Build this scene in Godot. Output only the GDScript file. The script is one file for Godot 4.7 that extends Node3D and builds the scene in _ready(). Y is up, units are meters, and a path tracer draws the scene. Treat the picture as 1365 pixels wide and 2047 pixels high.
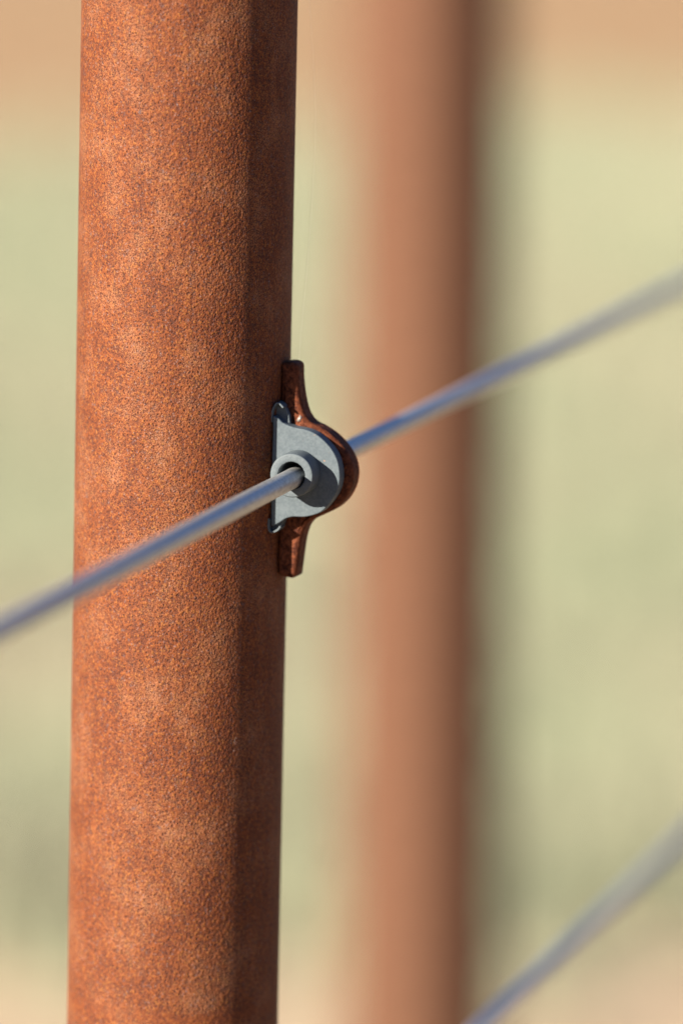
extends Node3D
# A rusty pipe fence post with a welded wire clip, two fence wires, a second post and a grass field behind.

const PITCH := 8.54            # camera looks down, degrees
const WIRE_TURN := 15.6        # the wires run this far right of the view direction, degrees
const EYE := Vector3(0, 1.5, 0)
const LENS_PX := 11372.0       # focal length in photo pixels (photo is 1365 x 2047)
const MM := 0.001
const POST_R := 30.15          # millimetres
const WIRE_OUT := 37.0         # wire centre from the post's axis, millimetres

var clip_at: Vector3           # wire centre inside the upper clip
var tilt_basis: Basis          # axes of the near post: x out through the clip, y up, z back along the wire to the viewer

# ---------------------------------------------------------------- helpers
func lin(r: float, g: float, b: float) -> Color:
	return Color(r, g, b).linear_to_srgb()

func at_pixel(x: float, y: float, depth: float) -> Vector3:
	var v := Vector3((x - 682.5) / LENS_PX * depth, (1023.5 - y) / LENS_PX * depth, -depth)
	return EYE + Basis(Vector3.RIGHT, deg_to_rad(-PITCH)) * v

func part(called: String, mesh: Mesh, mat: Material, parent: Node) -> MeshInstance3D:
	var o := MeshInstance3D.new()
	o.name = called
	o.mesh = mesh
	o.material_override = mat
	parent.add_child(o, true)
	return o

func tag(o: Node, label: String, category: String, group := "") -> void:
	o.set_meta("label", label)
	o.set_meta("category", category)
	if group != "":
		o.set_meta("group", group)

func base(called: String, where: Transform3D) -> Node3D:
	var o := Node3D.new()
	o.name = called
	add_child(o, true)
	o.transform = where
	return o

func commit(v: PackedVector3Array, n: PackedVector3Array, uv: PackedVector2Array, idx: PackedInt32Array) -> ArrayMesh:
	var arr := []
	arr.resize(Mesh.ARRAY_MAX)
	arr[Mesh.ARRAY_VERTEX] = v
	arr[Mesh.ARRAY_NORMAL] = n
	arr[Mesh.ARRAY_TEX_UV] = uv
	arr[Mesh.ARRAY_INDEX] = idx
	var m := ArrayMesh.new()
	m.add_surface_from_arrays(Mesh.PRIMITIVE_TRIANGLES, arr)
	return m

# a closed tour of points made smooth (Catmull-Rom)
func smooth_tour(p: PackedVector2Array, steps: int, closed := true) -> PackedVector2Array:
	var out := PackedVector2Array()
	var n := p.size()
	for i in (n if closed else n - 1):
		var a := p[(i - 1 + n) % n] if closed or i > 0 else p[0]
		var b := p[i]
		var c := p[(i + 1) % n]
		var d := p[(i + 2) % n] if closed or i + 2 < n else p[n - 1]
		for k in steps:
			var t := float(k) / steps
			out.append(0.5 * ((2.0 * b) + (c - a) * t + (2.0 * a - 5.0 * b + 4.0 * c - d) * t * t + (3.0 * b - a - 3.0 * c + d) * t * t * t))
	if not closed:
		out.append(p[n - 1])
	return out

# outward normals of a counter-clockwise tour
func tour_normals(p: PackedVector2Array) -> PackedVector2Array:
	var out := PackedVector2Array()
	var n := p.size()
	for i in n:
		var e1 := (p[i] - p[(i - 1 + n) % n]).normalized()
		var e2 := (p[(i + 1) % n] - p[i]).normalized()
		var t := (e1 + e2).normalized()
		out.append(Vector2(t.y, -t.x))
	return out

# rings: arrays of equal size; strip them together. flip turns the faces over
func stitch(rings: Array, normals: Array, closed: bool, flip: bool, v: PackedVector3Array, n: PackedVector3Array, uv: PackedVector2Array, idx: PackedInt32Array, uvs = null) -> void:
	var count: int = rings[0].size()
	var first := v.size()
	for r in rings.size():
		for i in count:
			v.append(rings[r][i])
			n.append(normals[r][i])
			uv.append(uvs[r][i] if uvs != null else Vector2(rings[r][i].x, rings[r][i].y) * 10.0)
	for r in rings.size() - 1:
		for i in (count if closed else count - 1):
			var a := first + r * count + i
			var b := first + r * count + (i + 1) % count
			var c := a + count
			var d := b + count
			if flip:
				idx.append_array([a, b, c, b, d, c])
			else:
				idx.append_array([a, c, b, b, c, d])

# a plate: outline (x, y in mm, counter-clockwise seen from +z) from z0 (back) to z1 (front) with rounded edges, an optional round hole at the origin
func plate(outline: PackedVector2Array, z0: float, z1: float, bevel: float, hole := 0.0, inset_scale := 1.0) -> ArrayMesh:
	var v := PackedVector3Array()
	var n := PackedVector3Array()
	var uv := PackedVector2Array()
	var idx := PackedInt32Array()
	var nor := tour_normals(outline)
	var rings := []
	var norms := []
	for k in 14:
		var ang: float
		var z: float
		if k < 7:
			ang = -PI / 2 + PI / 2 * k / 6.0
			z = z0 + bevel
		else:
			ang = PI / 2 * (k - 7) / 6.0
			z = z1 - bevel
		var ring := PackedVector3Array()
		var rn := PackedVector3Array()
		for i in outline.size():
			var q := outline[i] - nor[i] * bevel * inset_scale * (1.0 - cos(ang))
			ring.append(Vector3(q.x, q.y, z + bevel * sin(ang)) * MM)
			rn.append(Vector3(nor[i].x * cos(ang), nor[i].y * cos(ang), sin(ang)))
		rings.append(ring)
		norms.append(rn)
	stitch(rings, norms, true, false, v, n, uv, idx)
	for side in [0, 13]:
		var ring: PackedVector3Array = rings[side]
		var nz := Vector3(0, 0, 1 if side == 13 else -1)
		var flat := PackedVector3Array()
		flat.resize(ring.size())
		flat.fill(nz)
		if hole > 0.0:
			var inner := PackedVector3Array()
			for q in ring:
				var d := Vector2(q.x, q.y).normalized() * hole * MM
				inner.append(Vector3(d.x, d.y, q.z))
			stitch([ring, inner], [flat, flat], true, side == 0, v, n, uv, idx)
		else:
			var poly := PackedVector2Array()
			for q in ring:
				poly.append(Vector2(q.x, q.y) * 1000.0)
			var tri := Geometry2D.triangulate_polygon(outline)
			var first := v.size()
			for q in ring:
				v.append(q)
				n.append(nz)
				uv.append(Vector2(q.x, q.y) * 10.0)
			for t in range(0, tri.size(), 3):
				var a := tri[t]
				var b := tri[t + 1]
				var c := tri[t + 2]
				var up := (poly[b] - poly[a]).cross(poly[c] - poly[a]) > 0.0
				if up == (side == 13):   # front faces run clockwise
					idx.append_array([first + a, first + c, first + b])
				else:
					idx.append_array([first + a, first + b, first + c])
	if hole > 0.0:
		var r0 := PackedVector3Array()
		var r1 := PackedVector3Array()
		var rn := PackedVector3Array()
		for i in outline.size():
			var d := outline[i].normalized()
			r0.append(Vector3(d.x * hole, d.y * hole, z0) * MM)
			r1.append(Vector3(d.x * hole, d.y * hole, z1) * MM)
			rn.append(Vector3(-d.x, -d.y, 0))
		stitch([r0, r1], [rn, rn], true, true, v, n, uv, idx)
	return commit(v, n, uv, idx)

# turn a profile (radius, height in mm) round the z axis; wobble roughens the given profile points
func lathe(profile: Array, sides: int, wobble := {}, seed_ := 1) -> ArrayMesh:
	var v := PackedVector3Array()
	var n := PackedVector3Array()
	var uv := PackedVector2Array()
	var idx := PackedInt32Array()
	var rng := RandomNumberGenerator.new()
	rng.seed = seed_
	var rings := []
	var norms := []
	var pn := []
	for k in profile.size():
		var p0: Vector2 = profile[maxi(k - 1, 0)]
		var p1: Vector2 = profile[mini(k + 1, profile.size() - 1)]
		var t := (p1 - p0).normalized()
		pn.append(Vector2(t.y, -t.x))
	for k in profile.size():
		var ring := PackedVector3Array()
		var rn := PackedVector3Array()
		for i in sides:
			var f := TAU * i / sides
			var r: float = profile[k].x
			if wobble.has(k):
				r += rng.randf_range(-1, 1) * wobble[k]
			ring.append(Vector3(r * cos(f), r * sin(f), profile[k].y) * MM)
			rn.append(Vector3(pn[k].x * cos(f), pn[k].x * sin(f), pn[k].y).normalized())
		rings.append(ring)
		norms.append(rn)
	stitch(rings, norms, true, false, v, n, uv, idx)
	return commit(v, n, uv, idx)

# a tube along a row of points (metres)
func tube(path: PackedVector3Array, radius: float, sides: int) -> ArrayMesh:
	var v := PackedVector3Array()
	var n := PackedVector3Array()
	var uv := PackedVector2Array()
	var idx := PackedInt32Array()
	var rings := []
	var norms := []
	var uvs := []
	var run := 0.0
	for k in path.size():
		var t := (path[mini(k + 1, path.size() - 1)] - path[maxi(k - 1, 0)]).normalized()
		var x := t.cross(Vector3.UP if absf(t.y) < 0.9 else Vector3.RIGHT).normalized()
		var y := x.cross(t)
		if k > 0:
			run += path[k].distance_to(path[k - 1])
		var ring := PackedVector3Array()
		var rn := PackedVector3Array()
		var ru := PackedVector2Array()
		for i in sides + 1:
			var d := x * cos(TAU * i / sides) + y * sin(TAU * i / sides)
			ring.append(path[k] + d * radius)
			rn.append(d)
			ru.append(Vector2(float(i) / sides, run * 10.0))
		rings.append(ring)
		norms.append(rn)
		uvs.append(ru)
	stitch(rings, norms, false, true, v, n, uv, idx, uvs)
	return commit(v, n, uv, idx)

# an upright pipe with a shallow domed cap: radius, height in metres; u once round, v by metres / span
func pipe(radius: float, height: float, sides: int, span: float) -> ArrayMesh:
	var v := PackedVector3Array()
	var n := PackedVector3Array()
	var uv := PackedVector2Array()
	var idx := PackedInt32Array()
	var rings := []
	var norms := []
	var uvs := []
	for k in 2:
		var ring := PackedVector3Array()
		var rn := PackedVector3Array()
		var ru := PackedVector2Array()
		for i in sides + 1:
			var f := TAU * i / sides - PI / 2    # the seam of the texture is at the back
			var d := Vector3(cos(f), 0, sin(f))
			ring.append(d * radius + Vector3(0, height * k, 0))
			rn.append(d)
			ru.append(Vector2(float(i) / sides, -height * k / span))
		rings.append(ring)
		norms.append(rn)
		uvs.append(ru)
	stitch(rings, norms, false, true, v, n, uv, idx, uvs)
	return commit(v, n, uv, idx)

func cap_mesh(radius: float) -> ArrayMesh:
	var prof := []
	for k in 9:
		var t := k / 8.0
		prof.append(Vector2(radius * 1000.0 * cos(t * PI / 2) + 0.8, radius * 1000.0 * 0.35 * sin(t * PI / 2)))
	prof[8] = Vector2(0.0, prof[8].y)
	prof.insert(0, Vector2(radius * 1000.0 + 0.8, -3.0))
	prof.insert(0, Vector2(radius * 1000.0 - 2.0, -3.4))
	return lathe(prof, 64)

# ---------------------------------------------------------------- computed textures
func noise_bytes(kind: int, freq: float, w: int, h: int, seed_: int, octaves := 1, ret := -1) -> PackedByteArray:
	var f := FastNoiseLite.new()
	f.seed = seed_
	f.noise_type = kind
	f.frequency = freq
	f.fractal_type = FastNoiseLite.FRACTAL_FBM if octaves > 1 else FastNoiseLite.FRACTAL_NONE
	f.fractal_octaves = octaves
	if ret >= 0:
		f.cellular_return_type = ret
		f.cellular_jitter = 1.0
	var im := f.get_seamless_image(w, h, false, false, 0.03, true)
	im.convert(Image.FORMAT_L8)
	return im.get_data()

func picture(w: int, h: int, data: PackedByteArray) -> ImageTexture:
	return ImageTexture.create_from_image(Image.create_from_data(w, h, false, Image.FORMAT_RGB8, data))

func grey_picture(w: int, h: int, data: PackedByteArray) -> ImageTexture:
	return ImageTexture.create_from_image(Image.create_from_data(w, h, false, Image.FORMAT_L8, data))

# rust: [colour, height, roughness], w x h pixels covering one turn of the pipe and `span` of its height
func rust_maps(w: int, h: int, flecks: Array) -> Array:
	var big := noise_bytes(FastNoiseLite.TYPE_SIMPLEX_SMOOTH, 0.006, w, h, 11, 3)      # patches of 20 mm
	var mid := noise_bytes(FastNoiseLite.TYPE_SIMPLEX_SMOOTH, 0.034, w, h, 23, 4)       # blotches of 4 mm
	var lump := noise_bytes(FastNoiseLite.TYPE_SIMPLEX_SMOOTH, 0.085, w, h, 29, 4)     # lumps of 1.5 mm and finer
	var fine := noise_bytes(FastNoiseLite.TYPE_SIMPLEX, 0.27, w, h, 37, 2)             # grain of 0.5 mm
	var cell := noise_bytes(FastNoiseLite.TYPE_CELLULAR, 0.16, w, h, 53, 1, FastNoiseLite.RETURN_DISTANCE)      # pits and flecks
	var lot := noise_bytes(FastNoiseLite.TYPE_CELLULAR, 0.16, w, h, 53, 1, FastNoiseLite.RETURN_CELL_VALUE)     # what each one is
	var cell2 := noise_bytes(FastNoiseLite.TYPE_CELLULAR, 0.05, w, h, 59, 1, FastNoiseLite.RETURN_DISTANCE)     # fewer, larger pits
	var lot2 := noise_bytes(FastNoiseLite.TYPE_CELLULAR, 0.05, w, h, 59, 1, FastNoiseLite.RETURN_CELL_VALUE)
	var crust := noise_bytes(FastNoiseLite.TYPE_SIMPLEX_SMOOTH, 0.055, w, h, 67, 3)
	var run := noise_bytes(FastNoiseLite.TYPE_SIMPLEX_SMOOTH, 0.03, w, h / 8, 83, 2)   # rain streaks, stretched upright
	var dark := Vector3(0.030, 0.0110, 0.0085)
	var red := Vector3(0.080, 0.0208, 0.0086)
	var orange := Vector3(0.150, 0.0445, 0.0112)
	var tan_ := Vector3(0.172, 0.082, 0.037)
	var mauve := Vector3(0.078, 0.045, 0.043)
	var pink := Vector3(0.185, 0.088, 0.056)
	var lilac := Vector3(0.135, 0.092, 0.09)
	var glow_orange := Vector3(0.20, 0.080, 0.019)
	var lut := PackedByteArray()
	lut.resize(4096)
	for i in 4096:
		lut[i] = int(round(255.0 * Color(i / 4095.0, 0, 0).linear_to_srgb().r))
	var col := PackedByteArray()
	col.resize(w * h * 3)
	var hei := PackedByteArray()
	hei.resize(w * h)
	var i := 0
	for y in h:
		var row := (y / 8) * w
		for x in w:
			var bg := (big[i] - 128) / 128.0
			var m := (mid[i] - 128) / 128.0
			var l := (lump[i] - 128) / 128.0
			var f := (fine[i] - 128) / 128.0
			var streak := (run[row + x] - 128) / 128.0
			var t := 0.52 + 0.13 * bg + 0.24 * m + 0.46 * l + 0.66 * f + 0.12 * streak
			var q := dark.lerp(red, clampf(t * 2.0 + 0.2, 0.0, 1.0)) if t < 0.4 else red.lerp(orange, clampf((t - 0.4) * 1.9, 0.0, 1.0))
			var pale := (0.55 * bg - 0.35 * m + 0.8 * f - 0.26) * 1.4
			if pale > 0.0:
				q = q.lerp(tan_, minf(pale, 0.6))
			var painted_sheen := 0.25 * streak + 0.75 * bg + 0.8 * f + 0.5 * l - 0.34
			if painted_sheen > 0.0:                            # pale pinkish sunlit sheen painted into the rust colour, in upright patches
				q = q.lerp(pink, minf(painted_sheen * 0.7, 0.32))
			var grey := ((crust[i] - 128) / 128.0 - 0.3 * l - 0.47) * 2.2
			if grey > 0.0:
				grey = minf(grey, 0.75)
				q = q.lerp(mauve, grey)
			else:
				grey = 0.0
			var pit := 0.0
			var dome := 0.0
			var kind := lot[i] / 255.0
			if kind > 0.35:
				pit = clampf((0.02 + 0.42 * (kind - 0.35) + 0.12 * m + 0.02 - cell[i] / 255.0) * 9.0, 0.0, 1.0)
				q = q.lerp(dark, pit * 0.9)
			if lot2[i] > 165:
				var pit2 := clampf((0.0011 * (lot2[i] - 150) + 0.05 * f + 0.04 * l - cell2[i] / 255.0) * 12.0, 0.0, 1.0)
				q = q.lerp(mauve.lerp(dark, 0.6), pit2 * 0.85)
				pit = maxf(pit, pit2)
			if kind < 0.55:
				dome = 95.0 * (0.45 - cell[i] / 255.0)
			if kind < 0.08:
				q = q.lerp(lilac, clampf((0.24 + 0.1 * f - cell[i] / 255.0) * 6.0, 0.0, 0.75))
			elif kind < 0.27:
				q = q.lerp(glow_orange, clampf((0.34 + 0.15 * f - cell[i] / 255.0) * 5.0, 0.0, 0.5))
			col[i * 3] = lut[int(q.x * 4095.0)]
			col[i * 3 + 1] = lut[int(q.y * 4095.0)]
			col[i * 3 + 2] = lut[int(q.z * 4095.0)]
			hei[i] = int(clampf(140.0 + 42.0 * l + 24.0 * f + 26.0 * m - 75.0 * pit - 10.0 * grey + dome, 0.0, 255.0))
			i += 1
	for k in flecks:                                   # specks of old white paint
		var rng := RandomNumberGenerator.new()
		rng.seed = int(k.z) + 5
		for j in int(k.z):
			var x := int(k.x + rng.randf_range(-2.0, 2.0) + j * 0.3) % w
			var y := posmod(int(k.y + j * 1.2), h)
			i = y * w + x
			col[i * 3] = 205
			col[i * 3 + 1] = 200
			col[i * 3 + 2] = 196
			hei[i] = 215
	return [picture(w, h, col), grey_picture(w, h, hei)]

# a mottle between two colours (linear), for triplanar or plain mapping
func mottle(w: int, seed_: int, freq: float, dark: Vector3, light: Vector3, fine_share: float, fine_freq: float, contrast := 1.0) -> ImageTexture:
	var a := noise_bytes(FastNoiseLite.TYPE_SIMPLEX_SMOOTH, freq, w, w, seed_, 3)
	var b := noise_bytes(FastNoiseLite.TYPE_VALUE, fine_freq, w, w, seed_ + 1, 2)
	var col := PackedByteArray()
	col.resize(w * w * 3)
	for i in w * w:
		var t := clampf(0.5 + contrast * ((a[i] - 128) / 128.0 * (1.0 - fine_share) + (b[i] - 128) / 128.0 * fine_share), 0.0, 1.0)
		var q := dark.lerp(light, t)
		var c := Color(q.x, q.y, q.z).linear_to_srgb()
		col[i * 3] = c.r8
		col[i * 3 + 1] = c.g8
		col[i * 3 + 2] = c.b8
	return picture(w, w, col)

func grain(w: int, seed_: int, freq: float, octaves: int) -> ImageTexture:
	return grey_picture(w, w, noise_bytes(FastNoiseLite.TYPE_SIMPLEX_SMOOTH, freq, w, w, seed_, octaves))

# ---------------------------------------------------------------- the clip
func bracket_outline() -> PackedVector2Array:
	# photo pixels along the outer contour, top to bottom; turned into mm out from the post's axis and up from the wire
	var px := [[600, 727], [604, 735], [604.5, 758], [609, 794], [617, 824], [631, 842], [650, 851], [673.5, 866], [694.6, 887], [708.5, 910], [714, 937], [710, 965], [697, 990], [678, 1009], [652, 1023.5], [631, 1035], [619.5, 1049], [612.5, 1070], [608, 1098], [603.5, 1134], [601.5, 1148]]
	var outer := PackedVector2Array()
	for k in range(px.size() - 1, -1, -1):
		var y: float = px[k][1]
		outer.append(Vector2((px[k][0] - 364.0 + (y - 943.0) * 0.0166) / 7.08 / 0.963, (935.0 - y) / 7.0))
	outer = smooth_tour(outer, 4, false)
	var out := PackedVector2Array()
	var low := outer[0]
	var high := outer[outer.size() - 1]
	out.append(Vector2(30.0, low.y + 0.5))
	out.append(Vector2(31.5, low.y - 0.3))
	out.append(Vector2(low.x - 1.2, low.y - 0.6))
	out.append_array(outer)
	out.append(Vector2(high.x - 1.4, high.y + 0.45))
	out.append(Vector2(31.5, high.y + 0.4))
	out.append(Vector2(30.0, high.y))
	out.append(Vector2(30.0, 20.0))
	out.append(Vector2(30.0, 12.5))
	for k in 21:
		var f := deg_to_rad(130.0 - 13.0 * k)
		out.append(Vector2(WIRE_OUT + 10.3 * cos(f), 10.3 * sin(f)))
	out.append(Vector2(30.0, -12.5))
	out.append(Vector2(30.0, -20.0))
	return out

func flange_outline() -> PackedVector2Array:
	# round the wire, flaring into an ear above and one below along the post; mm from the wire
	var px := [[553.0, 944], [553.5, 905], [555, 866], [555.5, 836], [559, 841], [565, 847], [577, 852], [592, 856], [615, 859.5], [636, 869], [657.5, 888], [672, 910], [678.5, 936], [678, 960], [669, 985.5], [648, 1014], [629, 1025], [608, 1030.5], [587, 1031.5], [572.5, 1036], [560, 1045], [553.5, 1052], [552, 1040], [552, 1010], [552.5, 975]]
	var p := PackedVector2Array()
	for k in range(px.size() - 1, -1, -1):
		var y: float = px[k][1]
		var out_: float = ((px[k][0] - 364.0 + (y - 943.0) * 0.0166) / 7.08 + 2.65) / 0.963
		if px[k][0] < 557.0:
			out_ -= 1.25       # the strip that touches the post
		p.append(Vector2(out_ - WIRE_OUT, (943.0 - y) / 7.0))
	return smooth_tour(p, 4)

# a thin curled lip: a strip along points (mm from the wire) with thickness, from z0 to z1
func lip(points: PackedVector2Array, thick: float, z0: float, z1: float) -> ArrayMesh:
	var line := smooth_tour(points, 5, false)
	var left := PackedVector2Array()
	var right := PackedVector2Array()
	for i in line.size():
		var t := (line[mini(i + 1, line.size() - 1)] - line[maxi(i - 1, 0)]).normalized()
		var nn := Vector2(-t.y, t.x) * thick * 0.5
		left.append(line[i] + nn)
		right.append(line[i] - nn)
	right.reverse()
	left.append_array(right)
	if Geometry2D.is_polygon_clockwise(left):
		left.reverse()
	return plate(left, z0, z1, thick * 0.3)

func make_insulator(where: Transform3D, mat: Material, face_mat: Material) -> Node3D:
	var o := base("wire_bushing", where)
	part("flange", plate(flange_outline(), 5.05, 9.75, 0.35, 4.0), face_mat, o)
	var prof := [Vector2(3.95, 2.0), Vector2(3.85, 9.0), Vector2(3.8, 16.2), Vector2(3.9, 16.75), Vector2(4.1, 17.0), Vector2(4.8, 17.02), Vector2(5.7, 17.0), Vector2(6.0, 16.9), Vector2(6.15, 16.65), Vector2(6.25, 13.5), Vector2(6.3, 10.6), Vector2(6.32, 9.9), Vector2(6.34, 9.5)]
	prof.reverse()
	part("collar", lathe(prof, 96, {10: 0.05, 9: 0.08, 8: 0.1}, 7), mat, o)
	# body inside the hump of the bracket, with the far collar
	part("barrel", lathe([Vector2(3.9, 0.0), Vector2(3.9, -11.1), Vector2(6.1, -11.0), Vector2(6.2, -4.6), Vector2(9.8, -4.4), Vector2(9.9, -3.6), Vector2(9.9, 4.0), Vector2(9.8, 4.9), Vector2(3.9, 5.0)], 64), mat, o)
	var ear := PackedVector2Array([Vector2(-8.2, 13.6), Vector2(-8.15, 16.3), Vector2(-7.75, 17.7), Vector2(-6.9, 18.9), Vector2(-5.9, 18.7), Vector2(-5.0, 17.8)])
	part("lip", lip(ear, 0.5, 5.2, 9.3), mat, o)
	part("ear", plate(PackedVector2Array([Vector2(-8.1, 12.0), Vector2(-3.4, 11.0), Vector2(-3.9, 15.4), Vector2(-4.7, 17.2), Vector2(-5.8, 18.5), Vector2(-6.8, 18.75), Vector2(-7.6, 17.7), Vector2(-8.05, 16.3)]), 3.6, 6.8, 0.3), mat, o)
	var low := PackedVector2Array([Vector2(-8.3, -13.6), Vector2(-8.3, -16.2), Vector2(-7.7, -17.2), Vector2(-6.6, -17.1), Vector2(-5.6, -16.5), Vector2(-4.9, -15.6)])
	part("lip", lip(low, 0.6, 5.6, 10.2), mat, o)
	part("ear", plate(PackedVector2Array([Vector2(-8.2, -16.2), Vector2(-7.6, -17.0), Vector2(-6.6, -16.95), Vector2(-5.7, -16.4), Vector2(-5.0, -15.5), Vector2(-3.4, -11.0), Vector2(-8.2, -12.0)]), 3.6, 8.0, 0.3), mat, o)
	return o

func bead_mesh() -> ArrayMesh:
	var rng := RandomNumberGenerator.new()
	rng.seed = 8
	var st := SurfaceTool.new()
	var ball := SphereMesh.new()
	ball.radius = 1.0
	ball.height = 2.0
	ball.radial_segments = 14
	ball.rings = 8
	st.create_from(ball, 0)
	var a := st.commit_to_arrays()
	var v: PackedVector3Array = a[Mesh.ARRAY_VERTEX]
	var lumps := FastNoiseLite.new()
	lumps.seed = 4
	lumps.frequency = 0.9
	for i in v.size():
		v[i] = Vector3(v[i].x * 0.6 + v[i].y * 0.25, v[i].y * 0.95, v[i].z * 0.4) * (1.0 + 0.6 * lumps.get_noise_3dv(v[i])) * MM
	a[Mesh.ARRAY_VERTEX] = v
	var m := ArrayMesh.new()
	m.add_surface_from_arrays(Mesh.PRIMITIVE_TRIANGLES, a)
	return m

# ---------------------------------------------------------------- the ground
var grass_noise: FastNoiseLite
var tone_noise: FastNoiseLite

func grass_share(x: float, z: float) -> float:       # 0 bare, 1 thick
	var d := -z
	var wob := grass_noise.get_noise_2d(x * 1.3, z * 1.3)
	var near := maxf(smoothstep(6.3, 7.05, d + wob * 0.8), 0.8 * exp(-pow((x + 0.36) / 0.15, 2.0) - pow((d - 6.5) / 0.2, 2.0)))
	var far := 1.0 - smoothstep(13.8, 19.0, d + wob * 1.4 - x * 0.9)
	return near * far

func _ready() -> void:
	# ------------------------------------------------ camera, sky, sun, exposure
	var cam := Camera3D.new()
	cam.name = "camera"
	add_child(cam)
	cam.position = EYE
	cam.rotation_degrees = Vector3(-PITCH, 0, 0)
	var optics := CameraAttributesPhysical.new()
	optics.frustum_focal_length = 133.333
	optics.frustum_near = 0.05
	optics.frustum_far = 2000.0
	optics.frustum_focus_distance = 1.574
	optics.exposure_aperture = 3.2
	cam.attributes = optics
	cam.far = 2000.0
	cam.near = 0.05
	cam.fov = rad_to_deg(2.0 * atan(0.09))
	cam.current = true

	var env := Environment.new()
	env.background_mode = Environment.BG_SKY
	env.tonemap_mode = Environment.TONE_MAPPER_LINEAR
	env.tonemap_exposure = 4.3
	env.sdfgi_enabled = true
	env.ssao_enabled = true
	env.ssil_enabled = true
	var air := ProceduralSkyMaterial.new()
	air.sky_top_color = lin(0.026, 0.056, 0.135)
	air.sky_horizon_color = lin(0.095, 0.122, 0.158)
	air.sky_curve = 0.14
	air.ground_horizon_color = lin(0.30, 0.25, 0.18)
	air.ground_bottom_color = lin(0.25, 0.20, 0.14)
	air.sun_angle_max = 8.0
	var sky := Sky.new()
	sky.sky_material = air
	env.sky = sky
	var around := WorldEnvironment.new()
	around.name = "environment"
	around.environment = env
	add_child(around)

	var sun := DirectionalLight3D.new()
	sun.name = "sun"
	add_child(sun)
	var to_sun := Vector3(-sin(deg_to_rad(53.0)) * cos(deg_to_rad(22.5)), sin(deg_to_rad(22.5)), cos(deg_to_rad(53.0)) * cos(deg_to_rad(22.5)))
	sun.basis = Basis.looking_at(-to_sun, Vector3.UP)
	sun.light_color = Color(1.0, 0.95, 0.87)
	sun.light_energy = 1.6
	sun.light_angular_distance = 0.5
	sun.shadow_enabled = true

	# ------------------------------------------------ places
	clip_at = at_pixel(616.0, 935.0, 1.596)
	tilt_basis = Basis(Vector3(0, 0, 1), deg_to_rad(-1.19)) * Basis(Vector3.UP, deg_to_rad(-WIRE_TURN))
	var along := Vector3(sin(deg_to_rad(WIRE_TURN)), 0, -cos(deg_to_rad(WIRE_TURN)))
	var wire_gap := 0.2115

	# ------------------------------------------------ ground
	grass_noise = FastNoiseLite.new()
	grass_noise.seed = 5
	grass_noise.frequency = 0.6
	grass_noise.fractal_octaves = 3
	tone_noise = FastNoiseLite.new()
	tone_noise.seed = 9
	tone_noise.frequency = 0.5
	tone_noise.fractal_octaves = 2
	var soil := StandardMaterial3D.new()
	soil.resource_name = "dry_soil"
	soil.albedo_texture = mottle(512, 3, 0.02, Vector3(0.21, 0.130, 0.067), Vector3(0.292, 0.197, 0.112), 0.35, 0.3)
	soil.uv1_triplanar = true
	soil.uv1_world_triplanar = true
	soil.uv1_scale = Vector3(0.6, 0.6, 0.6)
	soil.heightmap_enabled = true
	soil.heightmap_texture = grain(512, 77, 0.05, 4)
	soil.heightmap_scale = 1.0
	soil.roughness = 0.95
	soil.metallic_specular = 0.2
	var pm := PlaneMesh.new()
	pm.size = Vector2(900, 900)
	var ground := part("ground", pm, soil, self)
	ground.set_meta("kind", "structure")
	var sand: StandardMaterial3D = soil.duplicate()
	sand.resource_name = "pale_sand"
	sand.albedo_texture = mottle(512, 13, 0.02, Vector3(0.26, 0.190, 0.121), Vector3(0.36, 0.28, 0.19), 0.35, 0.3)
	var strip := SurfaceTool.new()                 # bare sandy strip along the fence, with a ragged edge under the grass
	strip.begin(Mesh.PRIMITIVE_TRIANGLES)
	for k in 200:
		var x0 := -25.0 + 0.25 * k
		var x1 := x0 + 0.25
		var z0 := -6.75 + 0.5 * grass_noise.get_noise_1d(x0 * 3.0)
		var z1 := -6.75 + 0.5 * grass_noise.get_noise_1d(x1 * 3.0)
		for q in [Vector3(x0, 0.004, 12), Vector3(x0, 0.004, z0), Vector3(x1, 0.004, z1), Vector3(x0, 0.004, 12), Vector3(x1, 0.004, z1), Vector3(x1, 0.004, 12)]:
			strip.set_normal(Vector3.UP)
			strip.add_vertex(q)
	var path_strip := part("path", strip.commit(), sand, self)
	path_strip.set_meta("kind", "structure")

	# ------------------------------------------------ near post with its clips
	var axis_point := clip_at - tilt_basis.x * WIRE_OUT * MM
	var foot := axis_point - tilt_basis.y * (axis_point.y / tilt_basis.y.y + 0.25)
	var height := (clip_at - foot).dot(tilt_basis.y)
	var fleck_y := 0.0752 / 0.30 * 2048.0
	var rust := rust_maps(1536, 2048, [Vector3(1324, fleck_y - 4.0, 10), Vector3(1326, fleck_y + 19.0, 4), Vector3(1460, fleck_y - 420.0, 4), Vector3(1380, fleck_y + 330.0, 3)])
	var rust_mat := StandardMaterial3D.new()
	rust_mat.resource_name = "rusty_steel"
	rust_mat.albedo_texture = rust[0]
	rust_mat.heightmap_enabled = true
	rust_mat.heightmap_texture = rust[1]
	rust_mat.heightmap_scale = 0.05
	rust_mat.roughness = 0.74
	rust_mat.metallic_specular = 0.26
	rust_mat.texture_repeat = true
	rust_mat.uv1_offset = Vector3(0.5, height / 0.30, 0)     # the joints of the texture lie at the back and away from the clip

	var post_h := 0.25 + 1.52
	var post := base("fence_post", Transform3D(tilt_basis, foot))
	tag(post, "rusty orange steel pipe fence post in sharp focus with grey plastic wire clip", "fence post", "pipe fence posts")
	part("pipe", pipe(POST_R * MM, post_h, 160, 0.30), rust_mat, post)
	var post_cap := part("cap", cap_mesh(POST_R * MM), rust_mat, post)
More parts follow.
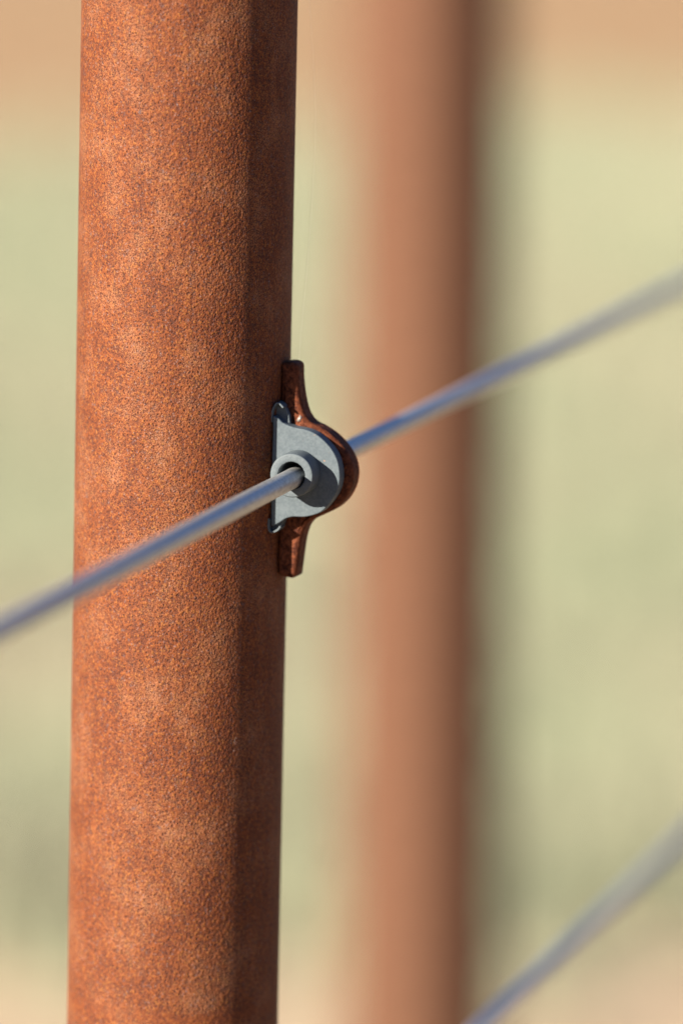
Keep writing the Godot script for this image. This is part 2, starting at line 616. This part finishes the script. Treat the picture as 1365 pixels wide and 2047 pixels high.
	post_cap.transform = Transform3D(Basis(Vector3.RIGHT, -PI / 2), Vector3(0, post_h, 0))

	var iron := StandardMaterial3D.new()
	iron.resource_name = "smooth_brown_rust"
	iron.albedo_texture = mottle(256, 91, 0.03, Vector3(0.028, 0.0088, 0.0056), Vector3(0.115, 0.0355, 0.0165), 0.45, 0.22, 1.2)
	iron.uv1_triplanar = true
	iron.uv1_scale = Vector3(45, 45, 45)
	iron.heightmap_enabled = true
	iron.heightmap_texture = grain(256, 93, 0.06, 3)
	iron.heightmap_scale = 0.022
	iron.roughness = 0.68
	iron.metallic_specular = 0.15
	var shape := plate(bracket_outline(), -3.6, 5.05, 2.0, 0.0, 0.7)
	var bead_mat := StandardMaterial3D.new()
	bead_mat.resource_name = "bare_steel"
	bead_mat.albedo_color = lin(0.17, 0.15, 0.135)
	bead_mat.metallic = 0.2
	bead_mat.roughness = 0.4
	for k in 2:
		var br := part("clip_bracket", shape, iron, post)
		br.position = Vector3(0, height - wire_gap * k, 0)
		if k == 0:
			var chip := part("weld_bead", bead_mesh(), bead_mat, br)
			chip.position = Vector3(35.6, 14.3, 4.9) * MM
			chip.set_meta("label", "small shiny bare metal bead")

	# ------------------------------------------------ plastic bushings in the clips
	var grey := StandardMaterial3D.new()
	grey.resource_name = "grey_plastic"
	grey.albedo_texture = mottle(512, 31, 0.05, Vector3(0.050, 0.063, 0.074), Vector3(0.073, 0.089, 0.101), 0.7, 0.6)
	grey.uv1_triplanar = true
	grey.uv1_scale = Vector3(25, 25, 25)
	grey.heightmap_enabled = true
	grey.heightmap_texture = grain(256, 35, 0.12, 3)
	grey.heightmap_scale = 0.005
	grey.roughness = 0.6
	grey.metallic_specular = 0.3
	var grey_face: StandardMaterial3D = grey.duplicate()      # the flange: the same plastic with two specks of rust dust
	grey_face.resource_name = "grey_plastic_face"
	var face_image: Image = (mottle(512, 33, 0.035, Vector3(0.044, 0.0580, 0.070), Vector3(0.066, 0.0825, 0.096), 0.65, 0.5) as ImageTexture).get_image()
	for q in [[37, 18, 0.8], [38, 18, 0.9], [36, 18, 0.5], [37, 19, 0.5], [23, 55, 0.45], [22, 54, 0.4], [21, 54, 0.25], [5, 45, 0.2], [44, 30, 0.25]]:
		face_image.set_pixel(q[0], q[1], face_image.get_pixel(q[0], q[1]).lerp(Color(0.62, 0.43, 0.33), q[2]))
	grey_face.albedo_texture = ImageTexture.create_from_image(face_image)
	grey_face.uv1_triplanar = false
	grey_face.uv1_scale = Vector3(1, 1, 1)
	var bush := make_insulator(Transform3D(tilt_basis, clip_at), grey, grey_face)
	tag(bush, "grey plastic bushing around the upper wire at the rusty post's sharp clip", "bushing", "wire bushings")
	var bush2: Node3D = bush.duplicate()
	bush2.name = "wire_bushing_001"
	add_child(bush2, true)
	bush2.position = clip_at - tilt_basis.y * wire_gap
	tag(bush2, "grey plastic bushing around the lower wire, in the clip below", "bushing", "wire bushings")

	# ------------------------------------------------ wires
	var zinc := StandardMaterial3D.new()
	zinc.resource_name = "galvanised_wire"
	zinc.albedo_texture = mottle(256, 61, 0.04, Vector3(0.29, 0.30, 0.30), Vector3(0.45, 0.46, 0.46), 0.5, 0.3)
	zinc.uv1_scale = Vector3(1, 3, 1)
	zinc.metallic = 0.8
	zinc.roughness = 0.45
	for k in 2:
		var path := PackedVector3Array()
		var rng := RandomNumberGenerator.new()
		rng.seed = 40 + k
		var d := -2.6
		while d < 7.0:
			path.append(along * d + Vector3(0, -0.006 * maxf(0.0, -d), 0) + Vector3(rng.randf_range(-1, 1), rng.randf_range(-1, 1), 0) * 0.00006 * smoothstep(0.05, 0.3, absf(d)))
			d += 0.2
		var w := part("fence_wire", tube(path, 2.85 * MM, 40), zinc, self)
		w.name = "fence_wire" if k == 0 else "fence_wire_001"
		w.position = clip_at - tilt_basis.y * wire_gap * k + Vector3(0, -0.0007, 0)
		tag(w, ["galvanised steel fence wire running through the grey bushing of the sharp post", "lower galvanised fence wire, parallel to and beneath the one through the sharp clip"][k], "wire", "fence wires")

	# ------------------------------------------------ spider silk from the clip up to the post
	var silk_path := PackedVector3Array()
	for q in [[597, 728], [604, 640], [612, 560], [617, 500], [624, 400], [629.5, 305], [631, 220], [628, 140], [620, 20], [606, -130], [590, -260]]:
		silk_path.append(at_pixel(q[0], q[1], 1.594))
	var silk_mat := StandardMaterial3D.new()
	silk_mat.resource_name = "silk"
	silk_mat.albedo_color = lin(0.7, 0.68, 0.64)
	silk_mat.roughness = 0.3
	var silk := part("spider_thread", tube(silk_path, 0.000013, 6), silk_mat, self)
	tag(silk, "single fine strand of spider silk beside the sharp post, above its clip", "spider silk")

	# ------------------------------------------------ far post
	var far_mat := StandardMaterial3D.new()
	far_mat.resource_name = "rusty_steel_dusty"
	far_mat.albedo_texture = mottle(512, 71, 0.02, Vector3(0.056, 0.0250, 0.0145), Vector3(0.102, 0.0490, 0.0285), 0.4, 0.2)
	far_mat.uv1_scale = Vector3(2, 3, 1)
	far_mat.roughness = 0.75
	far_mat.metallic_specular = 0.25
	var far_r := 0.05715
	var on_axis := at_pixel(829.0, 1023.0, 4.05)
	var far_post := base("fence_post", Transform3D(Basis(Vector3(0, 0, 1), deg_to_rad(-0.35)), Vector3(on_axis.x, -0.3, on_axis.z)))
	far_post.name = "fence_post_001"
	part("pipe", pipe(far_r, 2.0, 96, 0.36), far_mat, far_post)
	var fc := part("cap", cap_mesh(far_r), far_mat, far_post)
	fc.transform = Transform3D(Basis(Vector3.RIGHT, -PI / 2), Vector3(0, 2.0, 0))
	tag(far_post, "thick rusty pipe post without clip, out of focus behind the sharp post", "fence post", "pipe fence posts")

	# ------------------------------------------------ grass
	var st := SurfaceTool.new()
	st.begin(Mesh.PRIMITIVE_TRIANGLES)
	var rg := RandomNumberGenerator.new()
	rg.seed = 3
	for k in 12:
		var turn := rg.randf() * TAU
		var foot_at := Vector3(rg.randf_range(-0.05, 0.05), 0, rg.randf_range(-0.05, 0.05))
		var side := Vector3(cos(turn), 0, sin(turn)) * rg.randf_range(0.0025, 0.0045)
		var bend := Vector3(-sin(turn), 0, cos(turn)) * rg.randf_range(-0.05, 0.05)
		var tall := rg.randf_range(0.05, 0.12)
		var midp := foot_at + bend * 0.35 + Vector3(0, tall * 0.6, 0)
		var tip := foot_at + bend + Vector3(0, tall, 0)
		for q in [foot_at - side, foot_at + side, midp + side * 0.8, foot_at - side, midp + side * 0.8, midp - side * 0.8, midp - side * 0.8, midp + side * 0.8, tip]:
			st.add_vertex(q)
	st.generate_normals()
	var blade_mat := StandardMaterial3D.new()
	blade_mat.resource_name = "grass_blades"
	blade_mat.vertex_color_use_as_albedo = true
	blade_mat.roughness = 0.7
	blade_mat.cull_mode = BaseMaterial3D.CULL_DISABLED
	blade_mat.backlight_enabled = true
	blade_mat.backlight = Color(0.5, 0.5, 0.4)
	var tuft := st.commit()
	tuft.surface_set_material(0, blade_mat)
	var places: Array[Transform3D] = []
	var tones: Array[Color] = []
	rg.seed = 17
	# patches in the field: across, away (metres), half sizes, greener or more straw, share of a darker olive tone
	var patches := [[0.51, 9.0, 0.22, 0.55, 0.7, 0.14], [0.26, 8.05, 0.2, 0.45, -0.1, 0.10], [-0.02, 7.0, 0.16, 0.3, 0.1, 0.22], [-0.36, 6.5, 0.16, 0.22, 0.2, 0.25], [-0.42, 7.3, 0.25, 0.3, 0.5, 0.0],
		[-0.05, 9.5, 0.2, 0.9, -0.4, 0.0], [-0.45, 8.2, 0.3, 0.4, -0.4, 0.0], [0.22, 10.6, 0.3, 0.8, 0.35, 0.0], [0.25, 6.95, 0.25, 0.25, -0.3, 0.12], [0.2, 7.6, 0.2, 0.25, 0.5, 0.0]]
	for k in 90000:
		var z := -rg.randf_range(5.8, 19.5)
		var x := rg.randf_range(-4.5, 4.5)
		if rg.randf() > grass_share(x, z) or rg.randf() > 0.9:
			continue
		var s := rg.randf_range(0.7, 1.25)
		places.append(Transform3D(Basis(Vector3.UP, rg.randf() * TAU).scaled(Vector3(s, s * rg.randf_range(0.7, 1.2), s)), Vector3(x, -0.004, z)))
		var t := 0.68 + 0.5 * tone_noise.get_noise_2d(x * 2.2, z * 0.8)
		var dark_share := 0.0
		for p in patches:
			var e := exp(-pow((x - p[0]) / p[2], 2.0) - pow((-z - p[1]) / p[3], 2.0))
			t += p[4] * e
			dark_share += p[5] * e
		t = clampf(t + rg.randf_range(-0.2, 0.2), 0.0, 1.0)
		var c := Color(0.300, 0.270, 0.193).lerp(Color(0.236, 0.257, 0.170), t)
		c = c.lerp(Color(0.085, 0.075, 0.042), clampf(dark_share + rg.randf_range(-0.1, 0.1), 0.0, 1.0))
		tones.append(c * rg.randf_range(0.85, 1.1))
	var mm := MultiMesh.new()
	mm.transform_format = MultiMesh.TRANSFORM_3D
	mm.use_colors = true
	mm.mesh = tuft
	mm.instance_count = places.size()
	for k in places.size():
		mm.set_instance_transform(k, places[k])
		mm.set_instance_color(k, tones[k])
	var grass := MultiMeshInstance3D.new()
	grass.name = "grass"
	grass.multimesh = mm
	grass.material_override = blade_mat
	add_child(grass)
	tag(grass, "pale dry green pasture grass behind the posts", "grass")
	grass.set_meta("kind", "stuff")
